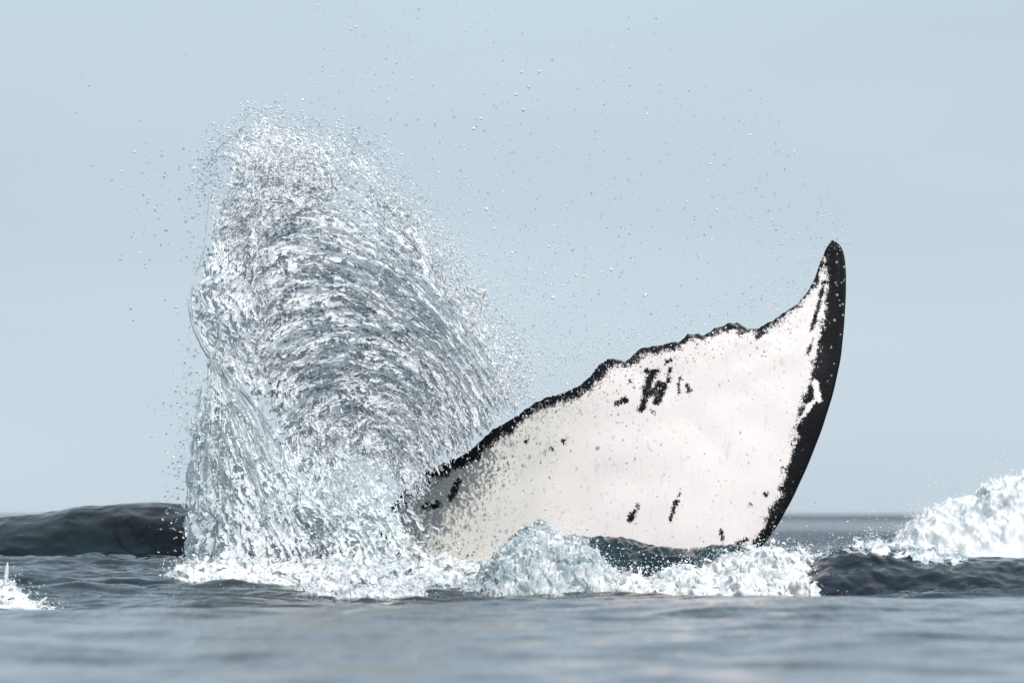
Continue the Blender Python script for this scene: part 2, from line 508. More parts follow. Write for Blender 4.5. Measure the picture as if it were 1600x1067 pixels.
cream = sstep(930, 840, q[:, 0] + 0.25 * (q[:, 1] - 640))
thick = (0.17 * (1 - U) ** 1.3 + 0.028) * (1 - U ** 12)
prof = np.sqrt(np.clip(V * 1.0, 0, 1)) * np.sqrt(np.clip(1 - V, 0, 1)) * 2 * (0.35 + 0.65 * V)   # thicker towards the leading edge
prof = np.maximum(prof, 0)
half = 0.5 * thick * prof
# the blade cups towards the camera in the middle and leans back at the tip and root
ymid = 0.05 + 0.30 * (U - 0.45) ** 2 + 0.10 * (1 - V) * (1 - U) + 0.05 * np.sin(V * 3.1) * (1 - U) + 0.012 * fbm(U * 6, V * 3.5, 0.4, 3, 2) * (1 - U ** 4)
ymid = ymid + 0.07 * sstep(0.45, 0.0, U) * (1 - 0.4 * V)
def side(sign):
    Y = ymid + sign * half
    x, y, z = to_world(Q[..., 0], Q[..., 1], ymid)
    return np.stack([x, Y, z], -1).reshape(-1, 3)
front, back = side(-1), side(1)
n1 = NU * NV
gf = grid_faces(NU, NV)
# the other fluke: swings away from the camera and down under the water
NL = 120
ul = np.linspace(0, 1, NL)
TL2 = smooth_sample([(600, 800), (560, 850), (500, 900), (420, 950), (350, 985), (320, 1010)], ul)
LL2 = smooth_sample([(760, 1190), (640, 1180), (520, 1150), (410, 1100), (340, 1050), (320, 1010)], ul)
U2, V2 = np.meshgrid(ul, vv, indexing='ij')
Q2 = TL2[:, None] * (1 - V2[..., None]) + LL2[:, None] * V2[..., None]
y0 = ymid[0][None, :]
ym2 = y0 + 1.1 * U2 ** 1.2
h2 = 0.5 * (0.17 * (1 - U2) ** 1.3 + 0.028) * (1 - U2 ** 12) * prof[0][None, :]
x2, _, z2 = to_world(Q2[..., 0], Q2[..., 1], y0 + 0 * U2)
f2 = np.stack([x2, ym2 - h2, z2], -1).reshape(-1, 3)
b2 = np.stack([x2, ym2 + h2, z2], -1).reshape(-1, 3)
n2 = NL * NV
gf2 = grid_faces(NL, NV)
verts = np.concatenate([front, back, f2, b2])
faces = np.concatenate([gf[:, ::-1], gf + n1, gf2 + 2 * n1, gf2[:, ::-1] + 2 * n1 + n2])
pig_all = np.concatenate([pig, np.full(n1, -3.0), np.full(2 * n2, -3.0)])
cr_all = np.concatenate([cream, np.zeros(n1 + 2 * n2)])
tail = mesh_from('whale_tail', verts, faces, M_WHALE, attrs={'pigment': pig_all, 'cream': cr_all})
import bmesh
bm = bmesh.new(); bm.from_mesh(tail.data)
bmesh.ops.remove_doubles(bm, verts=bm.verts, dist=0.0004)
bmesh.ops.recalc_face_normals(bm, faces=bm.faces)
bm.to_mesh(tail.data); bm.free()
tag(tail, 'white whale tail fluke with black ragged edges raised out of the froth', 'whale')

# barnacles on the tip and the edges
def ico(sub):
    b = bmesh.new()
    bmesh.ops.create_icosphere(b, subdivisions=sub, radius=1.0)
    v = np.array([x.co[:] for x in b.verts]); f = np.array([[a.index for a in x.verts] for x in b.faces])
    b.free()
    return v, f
ICO1, ICO2, ICO3 = ico(1), ico(2), ico(3)
bv, bf = ICO2
cone = bv.copy()
cone[:, 2] = np.clip(cone[:, 2], -0.3, 0.55)
cone[:, :2] *= (1.15 - 0.5 * np.clip(cone[:, 2], 0, 1))[:, None]
cone[np.hypot(cone[:, 0], cone[:, 1]) < 0.35, 2] = 0.15
barn_me = None
for i in range(46):
    if i < 30:
        t = 0.70 + 0.29 * rng.random(); k = int(t * (NU - 1)); j = int(NV * (0.62 + 0.3 * rng.random()))
    else:
        k = int(NU * (0.2 + 0.75 * rng.random())); j = 3 + int(rng.random() * 9)
    pos = front[k * NV + j]
    r = 0.003 + 0.0045 * rng.random() ** 2
    if barn_me is None:
        b = mesh_from('barnacle', cone, bf, M_BARN, parent=tail)
        barn_me = b.data
    else:
        b = bpy.data.objects.new('barnacle', barn_me); COL.objects.link(b); b.parent = tail
    b.location = pos
    b.scale = (r, r, r)
    b.rotation_euler = (math.radians(90) + 0.3 * rng.normal(), 0.3 * rng.normal(), 0)

# ------------------------------------------------------------------ water sheets (closed lens-like strands with holes)
def sheet(name, px, py, Y, mask, foam, tmax, mat, parent):
    """px,py,Y,mask,foam grids (nu,nv): strands are solid where mask > 0, thickness tapering to the rim"""
    nu, nv = px.shape
    t = np.clip(mask * 1.5, 0, 1) ** 0.6 * tmax
    x, y, z = to_world(px, py, Y)
    fr = np.stack([x, y - t / 2, z], -1).reshape(-1, 3)
    bk = np.stack([x, y + t / 2, z], -1).reshape(-1, 3)
    f = grid_faces(nu, nv)
    keep = (mask.ravel()[f] > 0).any(1)
    f = f[keep]
    n = nu * nv
    allf = np.concatenate([f, f[:, ::-1] + n])
    vts = np.concatenate([fr, bk])
    used = np.zeros(2 * n, bool); used[allf.ravel()] = True
    idx = np.cumsum(used) - 1
    fo = np.concatenate([foam.ravel(), foam.ravel()])
    o = mesh_from(name, vts[used], idx[allf], mat, parent=parent, attrs={'foam': fo[used]})
    o['kind'] = 'stuff'
    return o

def bez(P0, P1, P2, P3, t):
    t = t[..., None]
    return (1 - t) ** 3 * P0 + 3 * (1 - t) ** 2 * t * P1 + 3 * (1 - t) * t ** 2 * P2 + t ** 3 * P3

plume = empty('splash_plume')
tag(plume, 'tall fan of clear water thrown up beside the whale tail', 'splash')

def vlerp(v, pts):
    p = np.array(pts, float)
    k = np.linspace(0, 1, len(p))
    return np.stack([np.interp(v, k, p[:, 0]), np.interp(v, k, p[:, 1])], -1)

def arch(u, v):
    """nested arches of the fan: v 0 outer rim .. 1 inner, u 0 left spine .. 1 right foot"""
    A = vlerp(v, [(345, 330), (385, 400), (395, 500), (410, 600), (440, 700), (500, 790)])
    B = vlerp(v, [(380, 150), (430, 300), (440, 400), (470, 500), (490, 590), (520, 700)])
    C = vlerp(v, [(660, 190), (640, 330), (660, 430), (670, 510), (640, 580), (600, 690)])
    D = vlerp(v, [(815, 640), (800, 645), (770, 665), (735, 700), (690, 735), (640, 800)])
    return bez(A, B, C, D, u)

def depth_fan(px, py):
    a = (px - 560) / 260.0
    b = (py - 520) / 340.0
    return -0.24 + 0.05 * a * a - 0.05 * a + 0.06 * b * b + 0.05 * np.sin(px * 0.011 + py * 0.006)

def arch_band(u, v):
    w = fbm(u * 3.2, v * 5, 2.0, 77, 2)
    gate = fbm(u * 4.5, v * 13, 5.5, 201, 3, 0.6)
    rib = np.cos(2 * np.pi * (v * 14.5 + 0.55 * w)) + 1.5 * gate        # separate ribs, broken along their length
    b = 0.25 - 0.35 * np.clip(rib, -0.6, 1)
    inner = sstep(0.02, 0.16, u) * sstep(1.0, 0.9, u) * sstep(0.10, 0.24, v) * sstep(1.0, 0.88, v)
    return b, sstep(0.48, 0.9, rib) * inner * (1 - 0.4 * sstep(0.65, 0.95, u))          # noise, and how clear (tinted dark) the band is

def add_arch_layer(i, off, tmax, bias, nu=420, nv=330):
    u, v = np.meshgrid(np.linspace(0, 1, nu), np.linspace(0, 1, nv), indexing='ij')
    P = arch(u, v)
    px, py = P[..., 0], P[..., 1]
    s = 11 + i
    lo = fbm(u * 5, v * 5, i * 3.1, s, 3)
    wx = 7 * fbm(u * 12, v * 22, i * 1.7, s + 40, 3)
    wy = 7 * fbm(u * 12, v * 22, i * 1.7 + 9, s + 60, 3)
    # strands run along the arches: stretched in u
    st = fbm(u * 7 + lo, v * 46 + 2 * lo, i * 2.3, s + 80, 4, 0.7)
    fine = fbm(u * 55 + lo, v * 100 + 2 * lo, i * 1.1, s + 120, 3, 0.7)
    edge = np.minimum.reduce([u / 0.06, (1 - u) / 0.08, v / 0.22, (1 - v) / 0.05])
    rag = np.clip(edge, 0, 1) - 1
    mask = bias + 0.75 * st + 0.30 * fine + 0.8 * rag + 0.3 * lo
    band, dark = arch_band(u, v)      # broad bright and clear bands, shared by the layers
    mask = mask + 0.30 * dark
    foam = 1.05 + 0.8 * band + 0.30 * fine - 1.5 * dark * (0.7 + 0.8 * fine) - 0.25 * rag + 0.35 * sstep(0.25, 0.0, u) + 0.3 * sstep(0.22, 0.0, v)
    Y = depth_fan(px, py) + off + 0.045 * lo + 0.009 * st + 0.003 * fine
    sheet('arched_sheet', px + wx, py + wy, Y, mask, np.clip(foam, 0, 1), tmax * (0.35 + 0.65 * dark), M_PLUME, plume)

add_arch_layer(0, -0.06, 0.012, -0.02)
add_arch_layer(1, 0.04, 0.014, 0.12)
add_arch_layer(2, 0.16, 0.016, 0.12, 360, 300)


def strip_layer(name, left, right, nu, nv, depth, off, su, sv, bias, tmax, foam0, i, mat, warp=8, fw=0.5, rim=(0.06, 0.06, 0.06, 0.0)):
    """sheet between two guide lines (photo px), u across, v top to bottom; su, sv strand frequencies"""
    uu_, vv_ = np.meshgrid(np.linspace(0, 1, nu), np.linspace(0, 1, nv), indexing='ij')
    Lp, Rp = sample(left, vv_.ravel()).reshape(nu, nv, 2), sample(right, vv_.ravel()).reshape(nu, nv, 2)
    P = Lp * (1 - uu_[..., None]) + Rp * uu_[..., None]
    px, py = P[..., 0], P[..., 1]
    s = 300 + i * 7
    lo = fbm(px / 90, py / 110, i * 2.2, s, 3)
    st = fbm(uu_ * su + 0.8 * lo, vv_ * sv + lo, i * 1.3, s + 1, 4, 0.6)
    fine = fbm(px / 8.0, py / 10.0, i * 0.7, s + 2, 3, 0.6)
    e = 1.0
    for val, w in ((uu_, rim[0]), (1 - uu_, rim[1]), (vv_, rim[2]), (1 - vv_, rim[3])):
        if w: e = np.minimum(e, val / w)
    rag = np.clip(e, 0, 1) - 1
    mask = bias + 0.7 * st + fw * fine + 0.9 * rag + 0.2 * lo
    foam = np.clip(foam0 + 0.6 * st + 0.35 * fine + 0.3 * lo, 0, 1)
    Y = depth(px, py) + off + 0.05 * lo + 0.010 * st + 0.003 * fine
    wx, wy = warp * fbm(px / 40, py / 40, 3.3 + i, s + 5, 3), warp * fbm(px / 40, py / 40, 8.3 + i, s + 6, 3)
    return sheet(name, px + wx, py + wy, Y, mask, foam, tmax, mat, plume)

# crown and left column of the fan
for i, (off, bias) in enumerate(((-0.05, -0.08), (0.08, 0.06))):
    strip_layer('crown_sheet',
                [(372, 178), (352, 230), (352, 262), (330, 300), (326, 350), (318, 400), (302, 450), (300, 500), (318, 550), (330, 590)],
                [(440, 182), (540, 232), (570, 290), (480, 330), (440, 380), (425, 430), (415, 480), (440, 530), (480, 590), (500, 670)],
                200, 330, depth_fan, off, 14, 26, bias + 0.06, 0.006, 1.0, i, M_PLUME, 10, 0.5, (0.13, 0.2, 0.10, 0.03))
# right-hand rim, shredding into spray
strip_layer('rim_sheet', [(500, 200), (560, 300), (620, 380), (690, 470), (740, 560), (770, 650)],
            [(590, 240), (650, 320), (720, 410), (790, 500), (830, 570), (815, 650)],
            110, 330, depth_fan, 0.05, 16, 40, -0.10, 0.005, 0.95, 5, M_PLUME, 14, 0.5, (0.2, 0.35, 0.05, 0.05))
# the curtain that pours down at the left
def depth_curtain(px, py):
    return -0.42 + 0.0016 * np.abs(px - 400) - 0.0004 * (py - 560) + 0.03 * np.sin(px * 0.05)
for i, (off, bias) in enumerate(((-0.05, 0.02), (0.05, 0.15), (0.15, 0.25))):
    strip_layer('curtain_sheet', [(322, 560), (318, 620), (292, 668), (296, 720), (286, 780), (276, 830), (284, 900)],
                [(345, 560), (390, 630), (430, 690), (470, 740), (540, 790), (600, 840), (640, 925)],
                240, 260, depth_curtain, off, 30, 5, bias, 0.008, 0.92, 10 + i, M_CURTAIN, 12, 0.5, (0.07, 0.22, 0.04, 0.0))
# churned water between curtain and fluke
def depth_churn(px, py):
    return -0.46 - 0.0006 * (py - 640) + 0.05 * np.sin(px * 0.03 + py * 0.02)
for i, (off, bias) in enumerate(((-0.02, -0.15), (0.06, 0.0), (0.16, 0.12))):
    strip_layer('churned_sheet', [(365, 585), (385, 680), (410, 760), (440, 830), (470, 905)],
                [(590, 640), (630, 730), (660, 790), (700, 840), (760, 905)],
                230, 220, depth_churn, off, 38, 15, bias, 0.007, 0.62, 20 + i, M_CURTAIN, 12, 0.45, (0.3, 0.3, 0.55, 0.0))

# thicker tendrils and strands
def tube(pts, Y, r0, r1, seg=10):
    p = smooth_sample(pts, np.linspace(0, 1, max(8, len(pts) * 6)), 25)
    x, y, z = to_world(p[:, 0], p[:, 1], np.linspace(Y[0], Y[1], len(p)))
    c = np.stack([x, y, z], -1)
    t = np.gradient(c, axis=0); t /= np.linalg.norm(t, axis=1)[:, None]
    a = np.cross(t, [0, 1, 0]); a /= np.linalg.norm(a, axis=1)[:, None] + 1e-9
    b = np.cross(t, a)
    k = np.linspace(0, 1, len(p))
    r = (r0 + (r1 - r0) * k) * (0.75 + 0.5 * (perlin(k * 9, 0.2, Y[0] * 5 + pts[0][0], 3) + 0.5)) * np.clip(np.minimum(k, 1 - k) * 12 + 0.15, 0, 1)
    ang = np.linspace(0, 2 * np.pi, seg, endpoint=False)
    v = c[:, None] + r[:, None, None] * (np.cos(ang)[None, :, None] * a[:, None] + np.sin(ang)[None, :, None] * b[:, None])
    n = len(p)
    i = np.arange(n * seg).reshape(n, seg)
    f = np.stack([i[:-1], i[1:], np.roll(i[1:], -1, 1), np.roll(i[:-1], -1, 1)], -1).reshape(-1, 4)
    return v.reshape(-1, 3), f
STR = [([(322, 262), (332, 240), (350, 222), (372, 204), (392, 188)], .006, .009), ([(320, 256), (342, 243), (362, 246), (374, 256)], .004, .007),
       ([(450, 222), (458, 208), (462, 190)], .005, .005), ([(545, 212), (560, 224), (574, 240), (578, 256)], .004, .005), ([(556, 228), (580, 224), (596, 230)], .003, .003),
       ([(500, 215), (496, 200), (502, 186)], .003, .004), ([(300, 440), (296, 470), (300, 505), (316, 540), (330, 562)], .008, .010),
       ([(304, 462), (325, 478), (345, 500), (344, 530), (330, 560)], .005, .007), ([(330, 562), (360, 590), (385, 618), (408, 652), (420, 690)], .012, .006),
       ([(322, 556), (345, 590), (372, 640), (392, 700), (408, 760)], .009, .005), ([(335, 575), (372, 606), (404, 640), (436, 690), (452, 750)], .008, .004),
       ([(405, 365), (430, 338), (470, 324), (520, 322), (546, 328)], .006, .007), ([(326, 300), (322, 340), (318, 390), (306, 430)], .006, .006),
       ([(760, 490), (778, 500), (796, 510)], .003, .003), ([(560, 390), (600, 400), (640, 425), (680, 460)], .005, .004),
       ([(523, 745), (526, 765)], .004, .004), ([(590, 520), (650, 530), (700, 560), (745, 610)], .005, .005)]
for pts, r0, r1 in STR:
    yb = float(depth_fan(np.array(pts[0][0]), np.array(pts[0][1]))) - 0.10
    v, f = tube(pts, (yb, yb + 0.02), r0, r1)
    mesh_from('water_strand', v, f, M_DROP, parent=plume)

# long clear ligaments that follow the arches and the fall of the curtain
LV, LF, lo_ = [], [], 0
for k in range(400):
    if k < 360:
        for _ in range(30):
            v0, u0 = 0.06 + 0.9 * rng.random(), 0.05 + 0.75 * rng.random()
            ln = 0.04 + 0.16 * rng.random() ** 1.5
            if k < 60 or arch_band(np.array([u0 + 0.5 * ln]), np.array([v0]))[1][0] > 0.5:
                break
        t = np.linspace(u0, min(u0 + ln, 0.99), 12)
        p = arch(t, np.full(12, v0) + 0.012 * perlin(t * 9, k * 1.7, 0, 3))
        yb = depth_fan(p[:, 0], p[:, 1]).mean() - 0.11 + 0.05 * rng.normal()
    else:
        a0 = rng.random(); t = np.linspace(0, 1, 12) * (0.2 + 0.4 * rng.random()) + 0.5 * rng.random()
        Lp = sample([(322, 560), (300, 668), (286, 780), (290, 890)], np.clip(t, 0, 1)); Rp = sample([(345, 560), (430, 690), (480, 790), (540, 890)], np.clip(t, 0, 1))
        p = Lp * (1 - a0) + Rp * a0
        yb = depth_curtain(p[:, 0], p[:, 1]).mean() - 0.07 + 0.03 * rng.normal()
    rr = 0.0018 + 0.0050 * rng.random() ** 2
    v, f = tube([tuple(q) for q in p[::2]], (yb, yb + 0.02), rr, rr * 0.7, 7)
    LV.append(v); LF.append(f + lo_); lo_ += len(v)
o = mesh_from('ligaments', np.concatenate(LV), np.concatenate(LF), M_CLEAR, parent=plume)
o['kind'] = 'stuff'

# ------------------------------------------------------------------ droplets
def blobs(centres, radii, axes=None, stretch=None, tmpl=ICO1):
    """many small rounded drops as one mesh; axes (n,3) unit stretch directions, stretch (n,)"""
    tv, tf = tmpl
    n = len(centres)
    v = np.repeat(tv[None], n, 0)
    wob = 1 + 0.22 * rng.normal(size=(n, 1, 3))
    v = v * wob
    if axes is not None:
        dots = (v * axes[:, None]).sum(-1, keepdims=True)
        v = v + dots * axes[:, None] * (stretch[:, None, None] - 1)
    v = v * radii[:, None, None] + centres[:, None]
    f = tf[None] + (np.arange(n) * len(tv))[:, None, None]
    return v.reshape(-1, 3), f.reshape(-1, 3)

def drops_object(name, sets, mat, parent=None, foam=0.45):
    V_, F_, o = [], [], 0
    for v, f in sets:
        V_.append(v); F_.append(f + o); o += len(v)
    return mesh_from(name, np.concatenate(V_), np.concatenate(F_), mat, parent=parent, attrs={'foam': np.full(o, foam)})

# droplets and short ligaments along the arches
def arch_drops(n, rmin, rmax, vbias=1.0, smin=1.0, smax=4.0, tmpl=ICO1, jit=4, avoid=True):
    u, v = rng.random(n) ** 0.9, rng.random(n) ** vbias
    if avoid:
        k = rng.random(n) > 0.85 * arch_band(u, v)[1]
        u, v = u[k], v[k]
        n = len(u)
    p = arch(u, v)
    p2 = arch(np.clip(u + 0.01, 0, 1.02), v)
    tg = p2 - p
    tg /= np.hypot(*tg.T)[:, None] + 1e-9
    p = p + rng.normal(size=p.shape) * jit
    Y = depth_fan(p[:, 0], p[:, 1]) + rng.normal(size=n) * 0.08 - 0.06
    x, y, z = to_world(p[:, 0], p[:, 1], Y)
    ax = np.stack([tg[:, 0], 0.3 * rng.normal(size=n), -tg[:, 1]], -1) + 0.25 * rng.normal(size=(n, 3))
    ax /= np.linalg.norm(ax, axis=1)[:, None]
    r = rmin + (rmax - rmin) * rng.random(n) ** 2.5
    return blobs(np.stack([x, y, z], -1), r, ax, smin + (smax - smin) * rng.random(n) ** 2, tmpl)

o = drops_object('white_droplet_spray', [arch_drops(10000, 0.0013, 0.0036, 1.0, 1, 8), arch_drops(4000, 0.0015, 0.0045, 3.0, 1, 3, ICO1, 22)], M_WHITE_DROP, plume)
o['kind'] = 'stuff'
o = drops_object('droplet_spray', [arch_drops(2600, 0.0018, 0.0055), arch_drops(250, 0.004, 0.009, 1.0, 1, 3, ICO2),
                                   arch_drops(1500, 0.0018, 0.005, 3.0, 1, 2.5, ICO1, 22)], M_DROP, plume)
o['kind'] = 'stuff'

def in_path(pts, n, spread):
    t = rng.random(n)
    p = sample(pts, t)
    return p + rng.normal(size=(n, 2)) * spread

def cloud(p, Yc, Ys, rmin, rmax, tmpl=ICO1, pw=3.0, smax=1.8):
    n = len(p)
    Y = Yc + rng.normal(size=n) * Ys
    x, y, z = to_world(p[:, 0], p[:, 1], Y)
    ax = rng.normal(size=(n, 3)); ax /= np.linalg.norm(ax, axis=1)[:, None]
    r = rmin + (rmax - rmin) * rng.random(n) ** pw
    keep = z > 0.05
    return blobs(np.stack([x, y, z], -1)[keep], r[keep], ax[keep], 1 + (smax - 1) * rng.random(n)[keep] ** 2, tmpl)

crown_edge = [(330, 300), (322, 262), (350, 225), (395, 185), (460, 195), (540, 215), (590, 250), (640, 320), (700, 400), (750, 480), (800, 540), (810, 620)]
sets = [cloud(in_path(crown_edge, 2200, 14), -0.2, 0.12, 0.0018, 0.006),
        cloud(in_path([(340, 200), (300, 300), (310, 420), (300, 500), (285, 680), (272, 830)], 350, 10), -0.35, 0.1, 0.002, 0.007),
        cloud(in_path([(380, 260), (370, 400), (380, 520), (430, 600)], 1500, 32), -0.38, 0.06, 0.0018, 0.006),
        cloud(in_path([(330, 620), (360, 740), (400, 860), (480, 880)], 1800, 42), -0.52, 0.06, 0.0018, 0.007),
        cloud(in_path([(500, 700), (560, 780), (640, 850), (720, 870)], 2600, 45), -0.58, 0.08, 0.0018, 0.008),
        cloud(in_path([(660, 770), (760, 830), (880, 840)], 350, 28), -0.45, 0.08, 0.0015, 0.006)]
wsets = [cloud(in_path(crown_edge, 2600, 16), -0.2, 0.12, 0.0018, 0.006), cloud(in_path([(600, 300), (690, 400), (760, 500), (820, 600)], 2200, 26), -0.1, 0.12, 0.0015, 0.0045),
         cloud(in_path([(400, 215), (450, 250), (520, 260)], 1200, 28), -0.3, 0.08, 0.0018, 0.005), cloud(in_path([(330, 620), (360, 740), (400, 860), (520, 880)], 1500, 42), -0.54, 0.06, 0.0018, 0.006)]
wsets += [cloud(in_path([(640, 340), (720, 430), (800, 540), (860, 590)], 3200, 38), -0.05, 0.14, 0.0011, 0.0030), cloud(in_path([(780, 600), (860, 575), (960, 530)], 1400, 22), 0.0, 0.12, 0.0011, 0.0030)]
o = drops_object('white_fringe_spray', wsets, M_WHITE_DROP, plume)
o['kind'] = 'stuff'
o = drops_object('fringe_spray', sets, M_DROP, plume)
o['kind'] = 'stuff'

# fine spray drifting over the fluke and the open sky
n = 5200
g = np.stack([rng.normal(760, 110, n), rng.normal(520, 120, n)], -1)
n = 3600
sx = rng.uniform(480, 1330, n)
lowy = np.interp(sx, [480, 600, 800, 1000, 1200, 1330], [200, 260, 560, 540, 470, 380])
topy = np.interp(sx, [480, 800, 1000, 1200, 1330], [-20, -20, 0, 150, 330])
sy = topy + (lowy - topy) * rng.random(n) ** 0.7
spk = np.stack([sx, sy], -1)
spk2, spk = spk[::2], spk[1::2]
g2, g = g[::2], g[1::2]
n = 1100
fl = np.stack([rng.uniform(650, 1260, n), rng.uniform(520, 850, n)], -1)
spray = drops_object('drifting_spray', [cloud(g[(g[:, 1] < 640) & (g[:, 0] > 580)], 0.05, 0.25, 0.0012, 0.0038), cloud(spk, 0.0, 0.35, 0.0014, 0.0045, pw=4),
                                cloud(in_path([(560, 40), (720, 180), (860, 400), (1000, 460)], 60, 60), -0.6, 0.6, 0.003, 0.007, ICO2),
                                cloud(fl, -0.35, 0.12, 0.0011, 0.0034, pw=4),
                                cloud(in_path([(800, 600), (930, 545), (1130, 490), (1260, 450)], 500, 14), 0.0, 0.1, 0.0014, 0.0045),
                                cloud(in_path([(1195, 840), (1230, 810), (1300, 840)], 130, 16), -0.2, 0.15, 0.0015, 0.005)], M_DROP)
spray2 = drops_object('white_spray', [cloud(g2[(g2[:, 1] < 640) & (g2[:, 0] > 580)], 0.05, 0.25, 0.0012, 0.0034), cloud(spk2, 0.0, 0.35, 0.0014, 0.004, pw=4),
                                cloud(in_path([(800, 600), (930, 545), (1130, 490), (1260, 450)], 400, 14), 0.0, 0.1, 0.0014, 0.0045)], M_WHITE_DROP, spray)
spray2['kind'] = 'stuff'
tag(spray, 'fine water spray drifting through the air above the white fluke', 'spray', kind='stuff')

# the largest single drops, each an object of its own
dv, df = ICO3
drop_variants = []
for k in range(6):
    w = dv * (1 + 0.10 * rng.normal(size=(1, 3))) * (1 + 0.13 * perlin(dv[:, 0] * 1.3 + k, dv[:, 1] * 1.3, dv[:, 2] * 1.3, k))[:, None]
    for mt in (M_DROP, M_WHITE_DROP):
        me_o = mesh_from('water_droplet', w, df, mt, attrs={'foam': 0.3 + 0 * w[:, 0]})
        drop_variants.append(me_o.data)
        bpy.data.objects.remove(me_o)
def big_drops(pts, rr, Yc, Ys, label, group, white=0.45):
    for i, (a, b) in enumerate(pts):
        Y = Yc + Ys * rng.normal()
        x, y, z = to_world(a, b, Y)
        o = bpy.data.objects.new('water_droplet', drop_variants[2 * rng.integers(6) + int(rng.random() < white)])
        COL.objects.link(o)
        r = rr[0] + (rr[1] - rr[0]) * rng.random() ** 2
        o.location = (float(x), float(y), float(z)); o.scale = (r, r * (0.8 + 0.4 * rng.random()), r * (0.8 + 0.8 * rng.random() ** 2))
        o.rotation_euler = tuple(rng.random(3) * 6)
        tag(o, label, 'droplet', group)
left_pts = [(121, 91), (139, 135), (118, 177), (152, 190), (168, 203), (143, 260), (200, 283), (190, 268), (175, 283), (214, 328), (232, 310), (245, 322), (246, 262), (262, 272),
            (242, 330), (224, 366), (242, 368), (258, 360), (230, 398), (246, 384), (266, 404), (289, 348), (310, 354), (264, 300), (295, 302), (308, 238), (275, 480), (278, 490),
            (208, 501), (258, 470), (204, 484), (274, 609), (259, 705), (280, 262), (310, 218), (240, 305), (190, 295), (127, 118), (290, 86), (274, 80)]
left_pts += [tuple(p) for p in np.stack([rng.normal(262, 42, 55), rng.normal(330, 75, 55)], -1) if p[0] < 318]
big_drops(left_pts, (0.0035, 0.0075), -0.2, 0.1, 'clear water drop flying in the open air left of the plume', 'drops flying left of the plume')
right_pts = [(1210, 240), (1230, 245), (1256, 256), (1216, 195), (1198, 275), (1140, 250), (1132, 258), (1190, 308), (1106, 283), (1120, 328), (1085, 340), (1100, 351), (1085, 270),
             (1055, 155), (1047, 78), (982, 46), (957, 160), (938, 210), (1012, 462), (1010, 170), (1180, 300), (1212, 360), (1290, 330), (1298, 335), (1110, 355), (1284, 338)]
right_pts += [tuple(p) for p in np.stack([rng.uniform(860, 1290, 60), rng.uniform(60, 430, 60)], -1) if p[1] > 0.75 * (p[0] - 860)]
big_drops(right_pts, (0.003, 0.0055), 0.0, 0.2, 'clear water drop flying in the sky right of the plume above the fluke', 'drops flying above the fluke')
mid_pts = [(556, 42), (548, 46), (815, 113), (843, 112), (826, 136), (806, 148), (818, 172), (516, 121), (752, 186), (740, 201), (940, 425), (955, 421), (912, 432), (935, 460),
           (1008, 461), (880, 446), (864, 465), (852, 428), (816, 445), (772, 357), (760, 327), (732, 330), (858, 385), (900, 430), (800, 395), (786, 300)]
big_drops(mid_pts, (0.005, 0.0095), -0.9, 0.3, 'blurred pale water drop between the plume top and the fluke', 'blurred drops nearer the camera', 0.9)

# ------------------------------------------------------------------ waves and froth
def bank(name, top, yf, yt, yb, zb, mat, amp=0.03, freq=9.0, nu=320, nv=90, seed=1, foam0=0.5, foam_amp=0.8, parent=None, sharp=0.9, fine=0.4, bulge=0.0, rough=1.0, gain=0.55):
    """a solid ridge of water: rises from yf to its crest at yt, falls to yb; crest heights from photo rows"""
    tp = np.array(top, float)
    px = np.linspace(tp[0, 0], tp[-1, 0], nu)
    t = np.interp(px, tp[:, 0], tp[:, 1])
    k = np.hanning(13)[1:-1]; k /= k.sum()
    t = np.convolve(np.pad(t, 5, mode='edge'), k, 'valid')
    v = np.linspace(0, 2, nv)
    x1, _, zt = to_world(px, t, yt)
    X, Vv = np.meshgrid(x1, v, indexing='ij')
    ZT = np.repeat(zt[:, None], nv, 1)
    s = np.where(Vv < 1, Vv, 2 - Vv)
    Y = np.where(Vv < 1, yf + (yt - yf) * Vv ** (1 / max(sharp, .01)) , yt + (yb - yt) * (Vv - 1))
    Z = zb + (ZT - zb) * np.sin(s * np.pi / 2) ** 1.1
    Y = Y - bulge * np.sin(np.clip(Vv, 0, 1) * np.pi) * 1.0
    a = fbm(X * freq * .6, Z * freq, Y * freq * .6, seed, 4, gain)
    b = ridged(X * freq * 1.6, Z * freq * 2, Y * freq, seed + 5, 3, 0.55) - 0.6
    c = fbm(X * freq * 5, Z * freq * 5, Y * freq * 3, seed + 9, 3, 0.6)
    e = fbm(X * freq * 1.5, Z * freq * 1.5, Y * freq + 5, seed + 15, 4, 0.6)
    disp = amp * (a + (1 - fine) * 0.5 * b * rough + fine * 0.14 * c)
    w = np.clip(s * 3, 0, 1)
    X2, Y2, Z2 = X + fine * amp * 0.6 * e * w, Y - (disp + fine * amp * 0.25 * c) * w, Z + disp * w * 0.5
    foam = np.clip(foam0 + foam_amp * (0.7 * fbm(X * freq * .35, Z * freq * .6, Y * freq * .35, seed + 33, 3) + 0.35 * e + 0.25 * c), 0, 1)
    o = mesh_from(name, np.stack([X2, Y2, Z2], -1).reshape(-1, 3), grid_faces(nu, nv)[:, ::-1], mat, parent=parent, attrs={'foam': foam.ravel()})
    return o, (X2, Y2, Z2, s)

